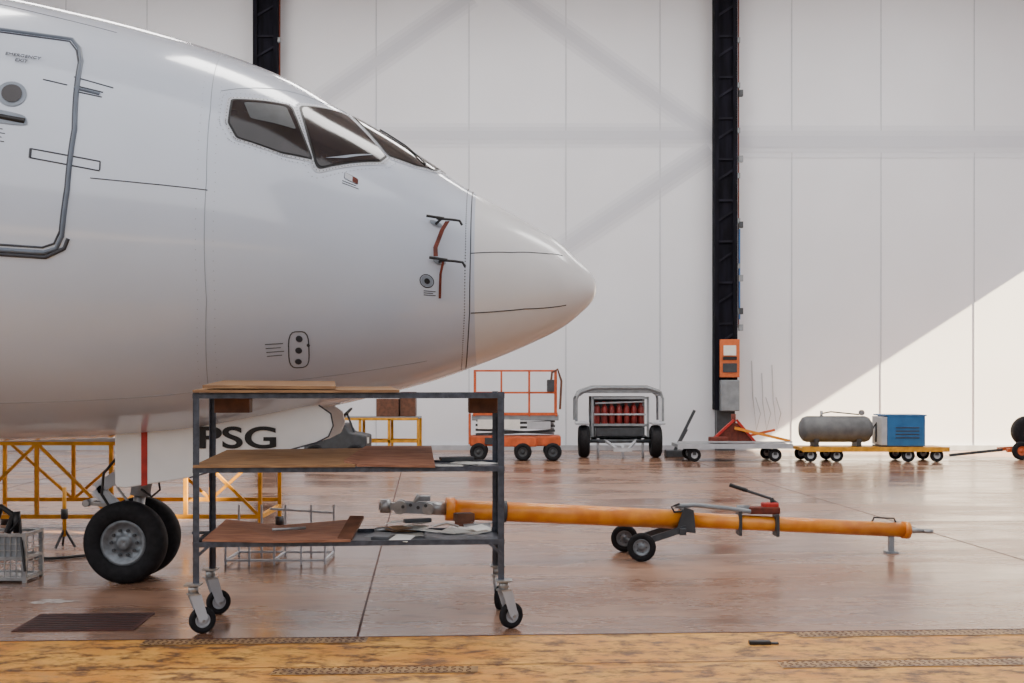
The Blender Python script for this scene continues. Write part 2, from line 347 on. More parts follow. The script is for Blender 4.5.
patch('door_window_ring',[( -3.60+.10*math.cos(t),25.6+3.5*math.sin(t)) for t in [i*math.pi/12 for i in range(24)]],.006,'lineg',3)
patch('door_window_glass',[( -3.60+.07*math.cos(t),25.6+2.5*math.sin(t)) for t in [i*math.pi/12 for i in range(24)]],.012,'glass',3)
patch('door_handle_recess',rnd([(-3.80,21),(-3.48,20.4),(-3.45,17.6),(-3.80,17.2)],.3),.006,'lineg',3)
sline('door_handle',[(-3.78,19.2),(-3.48,18.8)],.045,'black')
def stext(name,body,size,x,ph,m='line',sx=1):
    n=(S(x,ph,.1)-S(x,ph,0)).normalized();X=Vector((1,0,0));X=(X-n*X.dot(n)).normalized();U=n.cross(X)
    return txt(A,name,body,size,S(x,ph,.012),Matrix((X,U,n)).transposed(),m,sx,0)
stext('door_label','EMERGENCY',.044,-3.60,37.6);stext('door_label_b','EXIT',.044,-3.60,35.9)
def bars(name,x0,x1,p0,p1,n):
    for i in range(n):
        p=p0+(p1-p0)*i/(n-1);sline(f'{name}_{i}',[(x0,p),(x1-.02*(i%2),p)],.007,'line')
bars('placard_lines',-1.88,-1.75,-37,-41.6,4);bars('placard_lines_b',-1.30,-1.18,24.2,25.2,2);bars('door_placard',-3.68,-3.6,13,16,4)
patch('red_placard',rnd([(-1.285,29.2),(-1.23,28.8),(-1.23,26.2),(-1.285,26.6)],.2),.004,'frame',3);patch('red_placard_b',rnd([(-1.23,28.9),(-1.19,28.6),(-1.19,26.0),(-1.23,26.4)],.2),.004,'strap',3)
sline('red_placard_edge',rnd([(-1.288,29.4),(-1.188,28.7),(-1.188,25.9),(-1.288,26.4)],.2),.004,'line',True)
bars('static_placard',-.69,-.60,-13.5,-15.5,3)
sline('service_panel_outline',rnd([(-1.70,-32.6),(-1.555,-32.6),(-1.585,-48),(-1.735,-47.6)],.35),.010,'line',True)
for i,(x,p) in enumerate(((-1.63,-35.3),(-1.645,-40),(-1.66,-44.8))):
    patch(f'service_port_{i}',[(x+.025*math.cos(t),p+1.3*math.sin(t)) for t in [k*math.pi/8 for k in range(16)]],.006,'line',2)
patch('service_port_small',[(-1.57+.012*math.cos(t),-38+.7*math.sin(t)) for t in [k*math.pi/8 for k in range(16)]],.006,'line',2)
# pitot probes with covers and straps
def probe(x,ph):
    a=S(x,ph,0);b=S(x,ph,.10);tube(A,'pitot_mast',[a,b],.011,'black')
    tube(A,'pitot_tube',[b+Vector((-.04,0,.0)),b+Vector((.08,0,-.01)),b+Vector((.14,-.01,-.02)),b+Vector((.16,-.01,-.055))],.010,'black')
    tube(A,'pitot_cover',[b+Vector((-.12,0,.02)),b+Vector((.02,0,0))],.011,'black')
    patch('pitot_base',[(x+.05*math.cos(t),ph+1.6*math.sin(t)) for t in [k*math.pi/8 for k in range(16)]],.005,'lineg',2)
probe(-.60,22.2);probe(-.57,2.4)
def strap(P,w):
    V=[];F=[]
    for i,(p,n) in enumerate(P):
        p=Vector(p);V+=[p-Vector((w/2,0,0)),p+Vector((w/2,0,0))]
    for i in range(len(P)-1): F.append((2*i,2*i+1,2*i+3,2*i+2))
    o=mesh(A,'cover_streamer',V,F,'strap');s=o.modifiers.new('s','SOLIDIFY');s.thickness=.006
q=lambda x,p,o:(S(x,p,o),0)
strap([q(-.56,21.5,.11),q(-.585,17,.08),q(-.60,12,.05),q(-.62,8,.05),q(-.625,3.5,.07)],.035)
strap([q(-.575,2,.09),q(-.58,-4,.05),q(-.575,-9,.03),q(-.575,-16.5,.02)],.02)
sline('static_port_ring',[(-.665+.052*math.cos(t),-8.6+3.2*math.sin(t)) for t in [k*math.pi/10 for k in range(20)]],.008,'line',True)
patch('static_port_plate',[(-.665+.045*math.cos(t),-8.6+2.8*math.sin(t)) for t in [k*math.pi/8 for k in range(16)]],.004,'lineg',2)
patch('static_port',[(-.665+.022*math.cos(t),-8.6+1.4*math.sin(t)) for t in [k*math.pi/8 for k in range(16)]],.006,'black',2)
# nose gear
for y in(-.2,.2): wheel(A,'nose_wheel_'+('near' if y<0 else 'far'),(-3.25,y,.345),.345,.2,.19,(0,1,0),bolts=10,seg=56)
cyl(A,'gear_axle',(-3.25,-.2,.345),(-3.25,.2,.345),.05,'steel')
cyl(A,'gear_piston',(-3.25,0,.33),(-3.18,0,.8),.05,'steel',20)
cyl(A,'gear_cylinder',(-3.19,0,.72),(-3.08,0,1.6),.085,'lgrey',24)
bar(A,'torque_link_upper',(-3.26,-.03,.95),(-3.55,-.03,.78),.06,'lgrey',.1)
bar(A,'torque_link_lower',(-3.55,-.03,.78),(-3.32,-.03,.55),.06,'lgrey',.1)
cyl(A,'tow_fitting',(-3.62,-.12,.66),(-3.62,.12,.66),.03,'steel')
bar(A,'tow_fitting_arm',(-3.62,-.07,.66),(-3.30,-.07,.62),.03,'steel');bar(A,'tow_fitting_arm_b',(-3.62,.07,.66),(-3.30,.07,.62),.03,'steel')
tube(A,'hydraulic_hose',[(-3.12,-.1,1.2),(-3.34,-.13,1.06),(-3.46,-.13,.92),(-3.48,-.12,.74),(-3.4,-.11,.6)],.012,'black')
tube(A,'hydraulic_hose_b',[(-3.1,-.1,1.1),(-3.28,-.14,.95),(-3.34,-.14,.8),(-3.2,-.12,.6)],.012,'steel')
tube(A,'hydraulic_hose_c',[(-3.15,-.1,.78),(-3.05,-.14,.72),(-2.98,-.14,.78),(-3.02,-.1,.95)],.010,'black')
bar(A,'drag_brace',(-3.12,0,1.0),(-2.2,0,1.6),.07,'lgrey')
cyl(A,'taxi_light',(-3.22,-.1,.93),(-3.36,-.1,.93),.06,'lgrey',20)
DP=[(-3.29,1.34),(-3.29,.85),(-3.27,.82),(-3.2,.815),(-2.67,.90),(-2.1,1.06),(-1.62,1.19),(-1.52,1.24),(-1.48,1.33),(-1.5,1.43),(-1.6,1.5),(-2.2,1.45)]
for y,s in((-.36,'near'),(.34,'far')):
    prism(A,f'gear_door_{s}',DP,'y',y,y+.03,'white',.01)
prism(A,'gear_door_red_stripe',[(-3.07,1.34),(-3.07,.83),(-3.02,.838),(-3.02,1.34)],'y',-.366,-.36,'red')
tube(A,'gear_door_edge_seal',[(x,-.365,z) for x,z in DP[4:11]],.006,'line')
txt(A,'gear_door_lettering','PSG',.25,(-2.27,-.368,1.222),FRONT,'black',1.58,.005)

# ---------------------------------------------------------------- shelf cart
K=obj('shelf_cart',(-2.14,8.06,0),math.radians(4.4));CL,CD=2.09,.66
def caster(x,y,a):
    dx=.06*math.cos(a);dy=.06*math.sin(a)
    box(K,'caster_plate',(x,y,.335),(.11,.11,.012),'steel')
    cyl(K,'caster_swivel',(x,y,.27),(x,y,.33),.035,'steel')
    ax=Vector((-math.sin(a),math.cos(a),0));c=Vector((x+dx,y+dy,.09))
    for s in(-1,1):
        p=ax*.032*s
        V=[Vector((x,y,.27))+p+Vector((-.035*math.cos(a),-.035*math.sin(a),0)),Vector((x,y,.27))+p+Vector((.045*math.cos(a),.045*math.sin(a),0)),c+p+Vector((.03*math.cos(a),.03*math.sin(a),.02)),c+p+Vector((0,0,-.03)),c+p+Vector((-.03*math.cos(a),-.03*math.sin(a),.0))]
        o=mesh(K,'caster_fork',V,[(0,1,2,3,4)],'lgrey');m=o.modifiers.new('s','SOLIDIFY');m.thickness=.005
    box(K,'caster_fork_top',(x,y,.27),(.08,.075,.012),'steel',(0,0,a))
    wheel(K,'caster_wheel',tuple(c),.09,.045,.05,tuple(ax),rim='lgrey',seg=32)
    cyl(K,'caster_axle',c-ax*.045,c+ax*.045,.01,'steel')
for x,y,a in((.0,0,.4),(.0,CD,.5),(CL,0,.5),(CL,CD,1.2)): caster(x,y,a)
for x,sx in((0,1),(CL,-1)):
    for y,sy in((0,1),(CD,-1)):
        box(K,'post_web',(x,y+sy*.018,.98),(.006,.042,1.29),'dsteel');box(K,'post_flange',(x+sx*.018,y,.98),(.042,.006,1.29),'dsteel')
def tray(z,h=.035):
    for y in(0,CD): box(K,'shelf_rail_long',(CL/2,y,z),(CL,.012,h),'dsteel')
    for x in(0,CL): box(K,'shelf_rail_short',(x,CD/2,z),(.012,CD,h),'dsteel')
    for i in range(3): box(K,'shelf_crossbar',(CL*(i+1)/4,CD/2,z-.008),(.03,CD,.012),'dsteel')
tray(1.6);tray(1.10);tray(.60)
box(K,'tray_middle',(1.82,CD/2,1.095),(.52,CD-.02,.012),'dsteel')
box(K,'tray_bottom',(CL*.5,CD/2,.585),(CL-.02,CD-.02,.01),'dsteel')
box(K,'tray_top',(1.72,CD/2,1.60),(.70,CD-.02,.010),'dsteel')
bar(K,'brace_left',(0,0,.68),(0,CD,.60),.02,'dsteel');bar(K,'gusset_left',(0,0,.50),(.1,0,.59),.02,'dsteel');bar(K,'gusset_right',(CL,0,.50),(CL-.1,0,.59),.02,'dsteel')
def sheet(name,P,th,m):
    n=len(P);V=[Vector(p) for p in P]+[Vector(p)+Vector((0,0,-th)) for p in P]
    F=[tuple(range(n)),tuple(range(2*n-1,n-1,-1))]+[(i,i+n,(i+1)%n+n,(i+1)%n) for i in range(n)]
    return mesh(K,name,V,F,m)
sheet('plywood_top',[(.0,-.03,1.64),(1.38,-.03,1.64),(1.30,.62,1.66),(.02,.66,1.66)],.018,'ply')
sheet('plywood_top_second',[(.06,.0,1.672),(.95,-.02,1.665),(.90,.6,1.70),(.10,.62,1.705)],.02,'ply')
sheet('plywood_middle_left',[(.0,-.02,1.135),(1.08,-.02,1.135),(1.15,.64,1.21),(.12,.66,1.20)],.018,'ply')
sheet('board_middle_right',[(1.00,.05,1.16),(1.10,-.02,1.135),(1.62,-.03,1.125),(1.60,.60,1.225),(1.12,.64,1.225)],.014,'ply2')
sheet('board_bottom',[(.06,.0,.635),(.55,-.03,.625),(1.05,-.02,.625),(1.0,.62,.69),(.5,.6,.655),(.12,.62,.70)],.014,'ply2')
sheet('offcut_bottom',[(.96,.02,.64),(1.06,-.01,.64),(1.12,.40,.74),(1.02,.42,.74)],.02,'brown')
box(K,'wood_block_top',(.22,.3,1.53),(.24,.16,.10),'brown',bev=.004)
box(K,'box_hanging_right',(1.96,.3,1.53),(.20,.2,.11),'brown',bev=.004)
rr=random.Random(2)
for i in range(18):
    x=1.22+rr.random()*.74;y=.06+rr.random()*.52;a=rr.uniform(-1.2,1.2)
    box(K,f'paper_{i}',(x,y,.598+.006*i),(rr.uniform(.12,.26),rr.uniform(.1,.18),.003),('grey' if i%7==3 else 'ply' if i%6==5 else 'paper'),(rr.uniform(-.02,.18),rr.uniform(-.12,.12),a))
box(K,'tool_box_small',(1.83,.35,.73),(.13,.10,.06),'brown',(0,0,.3),.006)
box(K,'tool_dark',(1.50,.3,.715),(.2,.05,.03),'dgrey',(0,0,.3),.008);box(K,'tool_dark_b',(1.25,.12,.61),(.14,.04,.03),'dgrey',(0,0,-.4),.008)
cyl(K,'tool_roll',(1.2,.45,.63),(1.4,.55,.63),.02,'steel');cyl(K,'tool_screwdriver',(.5,.2,.672),(.72,.28,.672),.01,'steel')
tube(K,'paper_rim_clip',[(1.6,.05,.70),(1.7,.02,.73),(1.78,.06,.70)],.008,'steel')
for i,(x,y,a) in enumerate(((1.72,.15,.2),(1.85,.35,-.5),(1.95,.2,.9),(1.75,.5,.1))): box(K,f'paper_middle_{i}',(x,y,1.11+.008*i),(.2,.14,.003),'paper',(.05,.03,a))
box(K,'tool_middle',(1.78,.45,1.14),(.24,.1,.03),'dgrey',(0,0,.2),.006)

# ---------------------------------------------------------------- tow bar
TB=obj('tow_bar',(0,0,0))
pL=Vector((-.58,11.2,.505));pJ=Vector((1.67,11.55,.366));pR=Vector((3.9,11.9,.222));u=(pR-pL).normalized()
cyl(TB,'tube_front',pL,pJ,.092,'orange',28);cyl(TB,'tube_rear',pJ-u*.05,pR,.072,'orange',28)
cyl(TB,'collar_joint',pJ-u*.06,pJ+u*.04,.108,'dgrey',28);cyl(TB,'collar_front',pL-u*.04,pL+u*.04,.108,'orange',28)
cyl(TB,'collar_mid',pL+u*.5,pL+u*.53,.102,'dgrey',28);cyl(TB,'collar_rear',pR-u*.03,pR+u*.03,.085,'orange',28)
h=pL-u*.04
cyl(TB,'head_shank',h,h-u*.16,.06,'steel',20);cyl(TB,'head_pivot',h-u*.16+Vector((0,-.09,0)),h-u*.16+Vector((0,.09,0)),.055,'steel',20)
for s in(-1,1):
    n=Vector((0,s*.06,0));bar(TB,'head_fork',h-u*.14+n,h-u*.42+n,.03,'grey',.1);cyl(TB,'head_hook',h-u*.42+n*1.3,h-u*.42+n*.6,.065,'steel',20)
bar(TB,'head_tongue',h-u*.30,h-u*.62,.05,'steel',.07);cyl(TB,'head_tip',h-u*.56+Vector((0,0,-.06)),h-u*.56+Vector((0,0,.06)),.05,'steel',18)
cyl(TB,'head_lock_pin',h-u*.3+Vector((0,-.05,.02)),h-u*.25+Vector((0,-.05,.13)),.018,'steel');box(TB,'head_latch',h-u*.2+Vector((0,-.02,.09)),(.12,.06,.05),'grey',bev=.008)
for i in range(4): cyl(TB,f'head_bolt_{i}',h-u*(.18+.07*i)+Vector((0,-.08,.03-.02*(i%2))),h-u*(.18+.07*i)+Vector((0,-.095,.03-.02*(i%2))),.016,'dgrey',8)
box(TB,'shear_pin_bracket',pL+u*.14+Vector((0,-.03,-.12)),(.18,.14,.07),'brown',bev=.01)
tube(TB,'safety_chain',[pL+u*.1+Vector((0,-.1,-.04)),pL+u*.3+Vector((0,-.1,-.14)),pL+u*.5+Vector((0,-.1,-.05))],.012,'steel')
wheel(TB,'transport_wheel_near',(1.22,11.3,.135),.135,.07,.08,(.12,1,0),bolts=5,seg=36);wheel(TB,'transport_wheel_far',(1.12,11.95,.135),.135,.07,.08,(.12,1,0),bolts=5,seg=36)
cyl(TB,'axle',(1.22,11.3,.135),(1.12,11.95,.135),.02,'dgrey')
for y in(11.4,11.75): bar(TB,'cradle_arm',(1.19,y,.15),(1.66,y-.02+.05,.30),.04,'dgrey',.06)
bar(TB,'cradle_cross',(1.62,11.35,.27),(1.62,11.78,.29),.06,'dgrey');prism(TB,'cradle_plate',[(1.56,.27),(1.75,.25),(1.73,.47),(1.64,.50)],'y',11.42,11.44,'dgrey')
tube(TB,'spring_link',[(1.56,11.5,.50),(1.75,11.52,.51),(2.1,11.55,.47),(2.3,11.58,.44)],.022,'grey')
tube(TB,'cable_loop',[(1.6,11.45,.53),(1.52,11.45,.50),(1.55,11.45,.45),(1.7,11.47,.46)],.010,'black')
c=pJ+u*.62
box(TB,'clamp_a',c+Vector((-.08,0,0)),(.03,.2,.24),'dgrey',bev=.005);box(TB,'clamp_b',c+Vector((.28,0,-.02)),(.03,.2,.22),'dgrey',bev=.005)
box(TB,'pump_body',c+Vector((.16,0,.12)),(.30,.13,.07),'strap',bev=.012);box(TB,'pump_top',c+Vector((.22,0,.17)),(.16,.10,.05),'red',bev=.012);cyl(TB,'pump_cylinder',c+Vector((-.1,0,.13)),c+Vector((.02,0,.13)),.04,'grey')
tube(TB,'pump_lever',[c+Vector((.30,0,.18)),c+Vector((.22,0,.235)),c+Vector((-.16,0,.36))],.014,'dgrey');tube(TB,'pump_lever_grip',[c+Vector((.0,0,.31)),c+Vector((-.17,0,.365))],.02,'black')
cyl(TB,'pump_post',c+Vector((.24,0,.16)),c+Vector((.24,0,.24)),.018,'black')
L0=pR-u*.15;bar(TB,'rear_leg',L0,(L0.x,L0.y,.01),.05,'grey');box(TB,'rear_leg_foot',(L0.x,L0.y,.008),(.12,.12,.016),'grey')
cyl(TB,'tow_eye_shank',pR+u*.03,pR+u*.2,.035,'steel',16,.02);lathe(TB,'tow_eye',[(.03,-.018),(.055,-.018),(.055,.018),(.03,.018),(.03,-.018)],pR+u*.24,(0,0,1),'steel',20)
tube(TB,'rear_handle',[pR-u*.35+Vector((0,0,.07)),pR-u*.33+Vector((0,0,.11)),pR-u*.12+Vector((0,0,.11)),pR-u*.1+Vector((0,0,.07))],.009,'black')

# ---------------------------------------------------------------- background equipment
SL=obj('scissor_lift',(.07,25.9,0))
for x in(-.78,.16,.80):
    wheel(SL,'wheel',(x,-.35,.19),.19,.12,.1,rim='dgrey',seg=24)
    wheel(SL,'wheel_rear',(x,.35,.19),.19,.12,.1,rim='dgrey',seg=24)
box(SL,'chassis',(0,0,.42),(1.95,.6,.22),'orange2',bev=.03);box(SL,'battery_box',(.1,-.32,.4),(.7,.1,.20),'orange2',bev=.02)
box(SL,'chassis_void',(-.4,-.31,.42),(.5,.03,.14),'dgrey')
for z in(.6,.7,.8):
    bar(SL,'scissor_arm',(-.85,-.25,z-.04),(.85,-.25,z+.04),.05,'dgrey');bar(SL,'scissor_arm_b',(-.85,.25,z+.04),(.85,.25,z-.04),.05,'grey')
box(SL,'platform',(0,0,.92),(1.85,.75,.12),'grey',bev=.01);box(SL,'toe_board',(0,-.38,1.0),(1.8,.02,.06),'orange2')
box(SL,'side_panel',(-.35,-.39,.78),(.9,.02,.2),'paper');box(SL,'side_panel_b',(.5,-.39,.76),(.5,.02,.16),'lgrey')
for y in(-.37,.37):
    for x in(-.87,-.3,.3,.87): bar(SL,'rail_post',(x,y,.95),(x,y,1.92),.035,'orange2')
    for z in(1.45,1.92): bar(SL,'rail',(-.87,y,z),(.87,y,z),.035,'orange2')
for x in(-.87,.87):
    for z in(1.45,1.92): bar(SL,'end_rail',(x,-.37,z),(x,.37,z),.035,'orange2')
box(SL,'control_panel',(.75,-.42,1.6),(.16,.1,.26),'dgrey',bev=.02)
tube(SL,'handle_hook',[(.95,-.4,1.1),(.98,-.4,1.7),(.9,-.4,1.95),(.78,-.4,1.88),(.75,-.4,1.6)],.025,'brown')
bar(SL,'ladder_a',(-.98,-.3,.35),(-.98,-.3,1.0),.04,'orange2');bar(SL,'ladder_b',(-.98,.1,.35),(-.98,.1,1.0),.04,'orange2')
for z in(.5,.7,.9): bar(SL,'rung',(-.98,-.3,z),(-.98,.1,z),.03,'orange2')

G=obj('gas_bottle_trailer',(2.42,27.3,0))
for x in(-.82,.78):
    wheel(G,'wheel',(x,-.55,.36),.36,.24,.16,(1,0,0),rim='dgrey',seg=30)
cyl(G,'axle',(-.8,-.55,.36),(.76,-.55,.36),.04,'dgrey')
for x in(-.62,.62):
    for y in(-.45,.45): bar(G,'frame_post',(x,y,.4),(x,y,1.35),.05,'grey')
for z in(.42,.72,1.32):
    for y in(-.45,.45): bar(G,'frame_rail',(-.62,y,z),(.62,y,z),.05,'grey')
box(G,'deck',(0,0,.42),(1.3,.95,.06),'dgrey');box(G,'back_panel',(0,.46,.9),(1.25,.03,.9),'dgrey')
box(G,'lower_shelf',(0,0,.70),(1.2,.9,.03),'dgrey');box(G,'lower_void_shade',(0,-.3,.56),(1.1,.3,.2),'dgrey',bev=.02)  # dark block paints the shade of the void below the bottles
for i in range(7):
    for jy in(-.30,.0):
        x=-.5+.165*i
        lathe(G,f'bottle_{i}',[(0,0),(.06,0),(.066,.04),(.066,.34),(.045,.41),(.02,.43),(.02,.48),(.03,.48),(.03,.52),(0,.52)],(x,jy,.72),(0,0,1),'dred',14)
tube(G,'bottle_strap',[(-.58,-.40,.95),(.58,-.40,.95)],.02,'lgrey');tube(G,'manifold',[(-.55,-.38,1.2),(.55,-.38,1.24)],.02,'lgrey')
tube(G,'canopy_bow_front',[(-.98,-.5,.8),(-.98,-.5,1.3),(-.9,-.5,1.45),(-.6,-.5,1.55),(.6,-.5,1.55),(.9,-.5,1.45),(.95,-.5,1.3),(.95,-.5,.8)],.03,'grey')
tube(G,'canopy_bow_rear',[(-.98,.5,.8),(-.98,.5,1.3),(-.9,.5,1.45),(-.6,.5,1.55),(.6,.5,1.55),(.9,.5,1.45),(.95,.5,1.3),(.95,.5,.8)],.03,'grey')
prism(G,'canopy_top',[(-.98,1.36),(-.88,1.50),(-.6,1.60),(.6,1.60),(.88,1.50),(.95,1.36),(.9,1.36),(.8,1.43),(-.8,1.43),(-.9,1.36)],'y',-.48,.5,'grey')
tube(G,'canopy_mid_bow',[(-.98,0,1.3),(-.98,0,.9)],.02,'grey')
for x in(-.86,.82): box(G,'mudguard',(x,-.55,.76),(.30,.6,.05),'lgrey',bev=.02)
for x in(-.35,.35): bar(G,'drawbar_rail',(x,-.5,.38),(x*.35,-1.1,.2),.05,'lgrey')
box(G,'drawbar_plate',(0,-1.1,.2),(.4,.08,.08),'lgrey');cyl(G,'jockey_leg',(0,-1.1,0),(0,-1.1,.3),.03,'lgrey')
for x in(-.5,.5): cyl(G,'stabiliser_leg',(x,-.5,0),(x,-.5,.42),.03,'lgrey')
ch=obj('trailer_drawbar',(3.95,26.75,0))
bar(ch,'arm',(-.35,0,.1),(.12,0,1.05),.06,'dgrey');bar(ch,'arm_b',(-.3,.2,.1),(-.02,.2,.62),.05,'dgrey');box(ch,'foot',(-.32,.1,.08),(.4,.4,.16),'dgrey',bev=.02)

def trolley(name,x0,x1,Y,z,deckm,wx):
    o=obj(name,((x0+x1)/2,Y,0));L=x1-x0
    box(o,'deck',(0,0,z),(L,1.0,.07),deckm,bev=.01);box(o,'deck_edge',(0,-.51,z),(L,.03,.1),'lgrey' if deckm=='grey' else deckm)
    for x in wx:
        for y in(-.42,.42):
            wheel(o,'wheel',(x,y,.14),.14,.09,.07,seg=24,rim='lgrey');bar(o,'wheel_bracket',(x,y,.14),(x,y,z),.07,'dgrey')
    return o
TA=trolley('flat_trolley',3.48,5.9,25.7,.33,'grey',(-.85,.85))
bar(TA,'toe_rail',(-1.2,-.5,.42),(1.2,-.5,.42),.03,'lgrey')
HP=obj('hydraulic_jack',(4.75,25.9,.37))
prism(HP,'base_cone',[(-.5,0),(.45,0),(.12,.42),(-.05,.42)],'y',-.2,.2,'strap');cyl(HP,'ram',(.03,0,.4),(.03,0,.62),.05,'strap')
bar(HP,'leg_a',(-.5,-.22,.03),(0,-.22,.5),.05,'red');bar(HP,'leg_b',(.45,-.22,.03),(.05,-.22,.5),.05,'red')
bar(HP,'arm',(0,-.3,.33),(1.18,-.3,.05),.06,'orange');bar(HP,'arm_b',(.1,-.1,.1),(.9,-.1,.28),.05,'orange2');box(HP,'tool_tray',(-.35,-.3,.08),(.4,.2,.12),'strap',bev=.02)
TBk=trolley('equipment_trolley',6.07,9.15,25.6,.27,'yellow',(-1.35,-.80,.70,1.3))
AT=obj('air_tank',(6.9,25.6,.305))
lathe(AT,'tank',[(0,-.78),(.16,-.76),(.25,-.70),(.28,-.62),(.28,.62),(.25,.70),(.16,.76),(0,.78)],(0,0,.37),(1,0,0),'tank',32)
for x in(-.45,.45): box(AT,'saddle',(x,0,.106),(.1,.4,.2),'dgrey')
cyl(AT,'valve',(-.3,0,.62),(-.3,0,.76),.03,'steel');cyl(AT,'gauge',(.55,-.05,.72),(.55,.0,.72),.06,'steel');tube(AT,'pipe',[(-.3,0,.7),(-.1,0,.74),(.5,0,.68)],.015,'dgrey');tube(AT,'hose',[(.78,0,.36),(.84,-.1,.5),(.83,-.1,.1)],.02,'black')
BC=obj('blue_power_unit',(8.22,25.6,.307))
box(BC,'cabinet',(.08,0,.34),(.80,.7,.64),'blue',bev=.015);box(BC,'side_panel',(-.38,0,.34),(.12,.68,.60),'lgrey',bev=.01);box(BC,'lid',(.05,0,.67),(.92,.72,.03),'blue',bev=.01);box(BC,'skid',(0,0,.015),(.9,.6,.03),'dgrey')
for i in range(4): box(BC,f'louvre_{i}',(.1,-.355,.2+i*.07),(.5,.012,.02),'dgrey')
HR=obj('hose_reel_cart',(11.15,26.2,0))
wheel(HR,'wheel',(-.2,-.4,.2),.2,.12,.1,rim='orange2',seg=28)
wheel(HR,'reel',(.1,0,.6),.34,.3,.12,rim='orange2',seg=28);bar(HR,'frame',(-.45,-.25,.2),(.5,-.25,.25),.08,'orange2');bar(HR,'frame_up',(.1,-.25,.2),(.1,-.25,.65),.07,'orange2');bar(HR,'frame_b',(-.45,.25,.2),(.5,.25,.25),.08,'orange2');wheel(HR,'wheel_b',(.35,.4,.2),.2,.12,.1,rim='orange2',seg=28);bar(HR,'drawbar',(-.45,0,.2),(-1.6,0,.08),.06,'dgrey')

# yellow maintenance dock behind nose gear
MD=obj('maintenance_dock',(-4.1,13.6,0))
def truss(x0,x1,y,z0,z1,n,ph=0):
    for z in(z0,z1): bar(MD,'rail',(x0,y,z),(x1,y,z),.045,'yellow')
    for i in range(n+1):
        x=x0+(x1-x0)*i/n;bar(MD,'post',(x,y,z0-.2 if i%2==0 else z0),(x,y,z1),.04,'yellow')
        if i<n:
            xx=x0+(x1-x0)*(i+1)/n;a,b=(z0,z1) if (i+ph)%2 else (z1,z0);bar(MD,'diagonal',(x,y,a),(xx,y,b),.032,'yellow')
truss(-1.9,1.35,-.5,.22,1.02,4,1);truss(-1.9,1.35,.6,.30,1.02,4)
for x in(-1.9,-.275,1.35): bar(MD,'cross_rail',(x,-.5,.22),(x,.6,.22),.045,'yellow');bar(MD,'cross_top',(x,-.5,1.02),(x,.6,1.02),.045,'yellow')
for x in(-1.9,-.275,1.35):
    for y in(-.5,.6): cyl(MD,'foot_pad',(x,y,0),(x,y,.1),.05,'dgrey')
box(MD,'deck',(-.27,.05,1.06),(3.3,1.15,.04),'lgrey')
YS=obj('yellow_workstand',(-3.05,27.2,0))
for x in(-.95,-.35,.3,.95):
    for y in(-.35,.35): bar(YS,'leg',(x,y,0),(x,y,.85),.06,'yellow')
for y in(-.35,.35):
    for z in(.35,.85): bar(YS,'rail',(-.95,y,z),(.95,y,z),.06,'yellow')
box(YS,'top',(0,0,.88),(1.95,.75,.04),'grey');box(YS,'carton_a',(.25,0,1.1),(.5,.5,.4),'brown',bev=.01);box(YS,'carton_b',(.7,.05,1.18),(.34,.45,.55),'brown',bev=.01)
TT=obj('tow_tug',(-3.7,25.6,0))
prism(TT,'body',[(-.65,.2),(.65,.2),(.65,.55),(.3,.62),(.2,.8),(-.45,.8),(-.5,.6),(-.65,.55)],'y',-.5,.5,'dgrey',.03)
box(TT,'seat',(-.1,-.1,.86),(.4,.4,.12),'black',bev=.03);box(TT,'seat_back',(-.32,-.1,1.05),(.08,.4,.35),'black',bev=.03);bar(TT,'steering_column',(.35,-.1,.6),(.2,-.1,1.0),.04,'dgrey');cyl(TT,'steering_wheel',(.2,-.1,1.0),(.17,-.1,1.03),.16,'black',20);box(TT,'headlight',(.66,-.3,.45),(.04,.12,.12),'paper')
for x in(-.42,.42):
    for y in(-.52,.52): wheel(TT,'wheel',(x,y,.19),.19,.14,.1,seg=24)

WC=obj('wire_crate',(-4.33,10.3,0))
for x in(-.22,.22):
    for y in(-.18,.18): bar(WC,'corner',(x,y,0),(x,y,.42),.03,'steel')
for z in(.03,.2,.40):
    for y in(-.18,.18): bar(WC,'rail',(-.22,y,z),(.22,y,z),.025,'steel')
    for x in(-.22,.22): bar(WC,'end_rail',(x,-.18,z),(x,.18,z),.025,'steel')
for i in range(9): bar(WC,'wire',(-.2+.05*i,-.18,.03),(-.2+.05*i,-.18,.4),.008,'steel');bar(WC,'wire_b',(-.2+.05*i,.18,.03),(-.2+.05*i,.18,.4),.008,'steel')
for i in range(6): bar(WC,'wire_h',(-.22,-.18,.05+.055*i),(.22,-.18,.05+.055*i),.007,'steel');bar(WC,'wire_s',(.22,-.18,.05+.055*i),(.22,.18,.05+.055*i),.007,'steel')
box(WC,'panel_front',(0,-.165,.3),(.42,.01,.18),'grey');box(WC,'base',(0,0,.03),(.42,.34,.01),'steel')
tube(WC,'clamp',[(.0,0,.4),(.05,0,.55),(-.05,0,.62),(-.1,0,.5)],.03,'black');cyl(WC,'jack_post',(.08,0,.4),(.08,0,.58),.03,'black')
tube(WC,'cable',[(.05,-.05,.42),(.15,-.1,.52),(.2,-.2,.35),(.24,-.22,.1)],.012,'black')
JP=obj('tripod_jack',(-4.55,12.2,0))
cyl(JP,'post',(0,0,.12),(0,0,.62),.02,'yellow');cyl(JP,'collar',(0,0,.30),(0,0,.40),.035,'dgrey')
for a in(0,2.09,4.19): bar(JP,'leg',(0,0,.2),(.11*math.cos(a),.11*math.sin(a),.01),.02,'dgrey')
HO=obj('air_hose',(0,0,0))
tube(HO,'hose',[(-4.9+.045*i,11.4+.10*math.sin(i*.4)+.008*i,.016) for i in range(28)],.014,'black')
AF=obj('folding_steps',(-2.15,11.35,0))
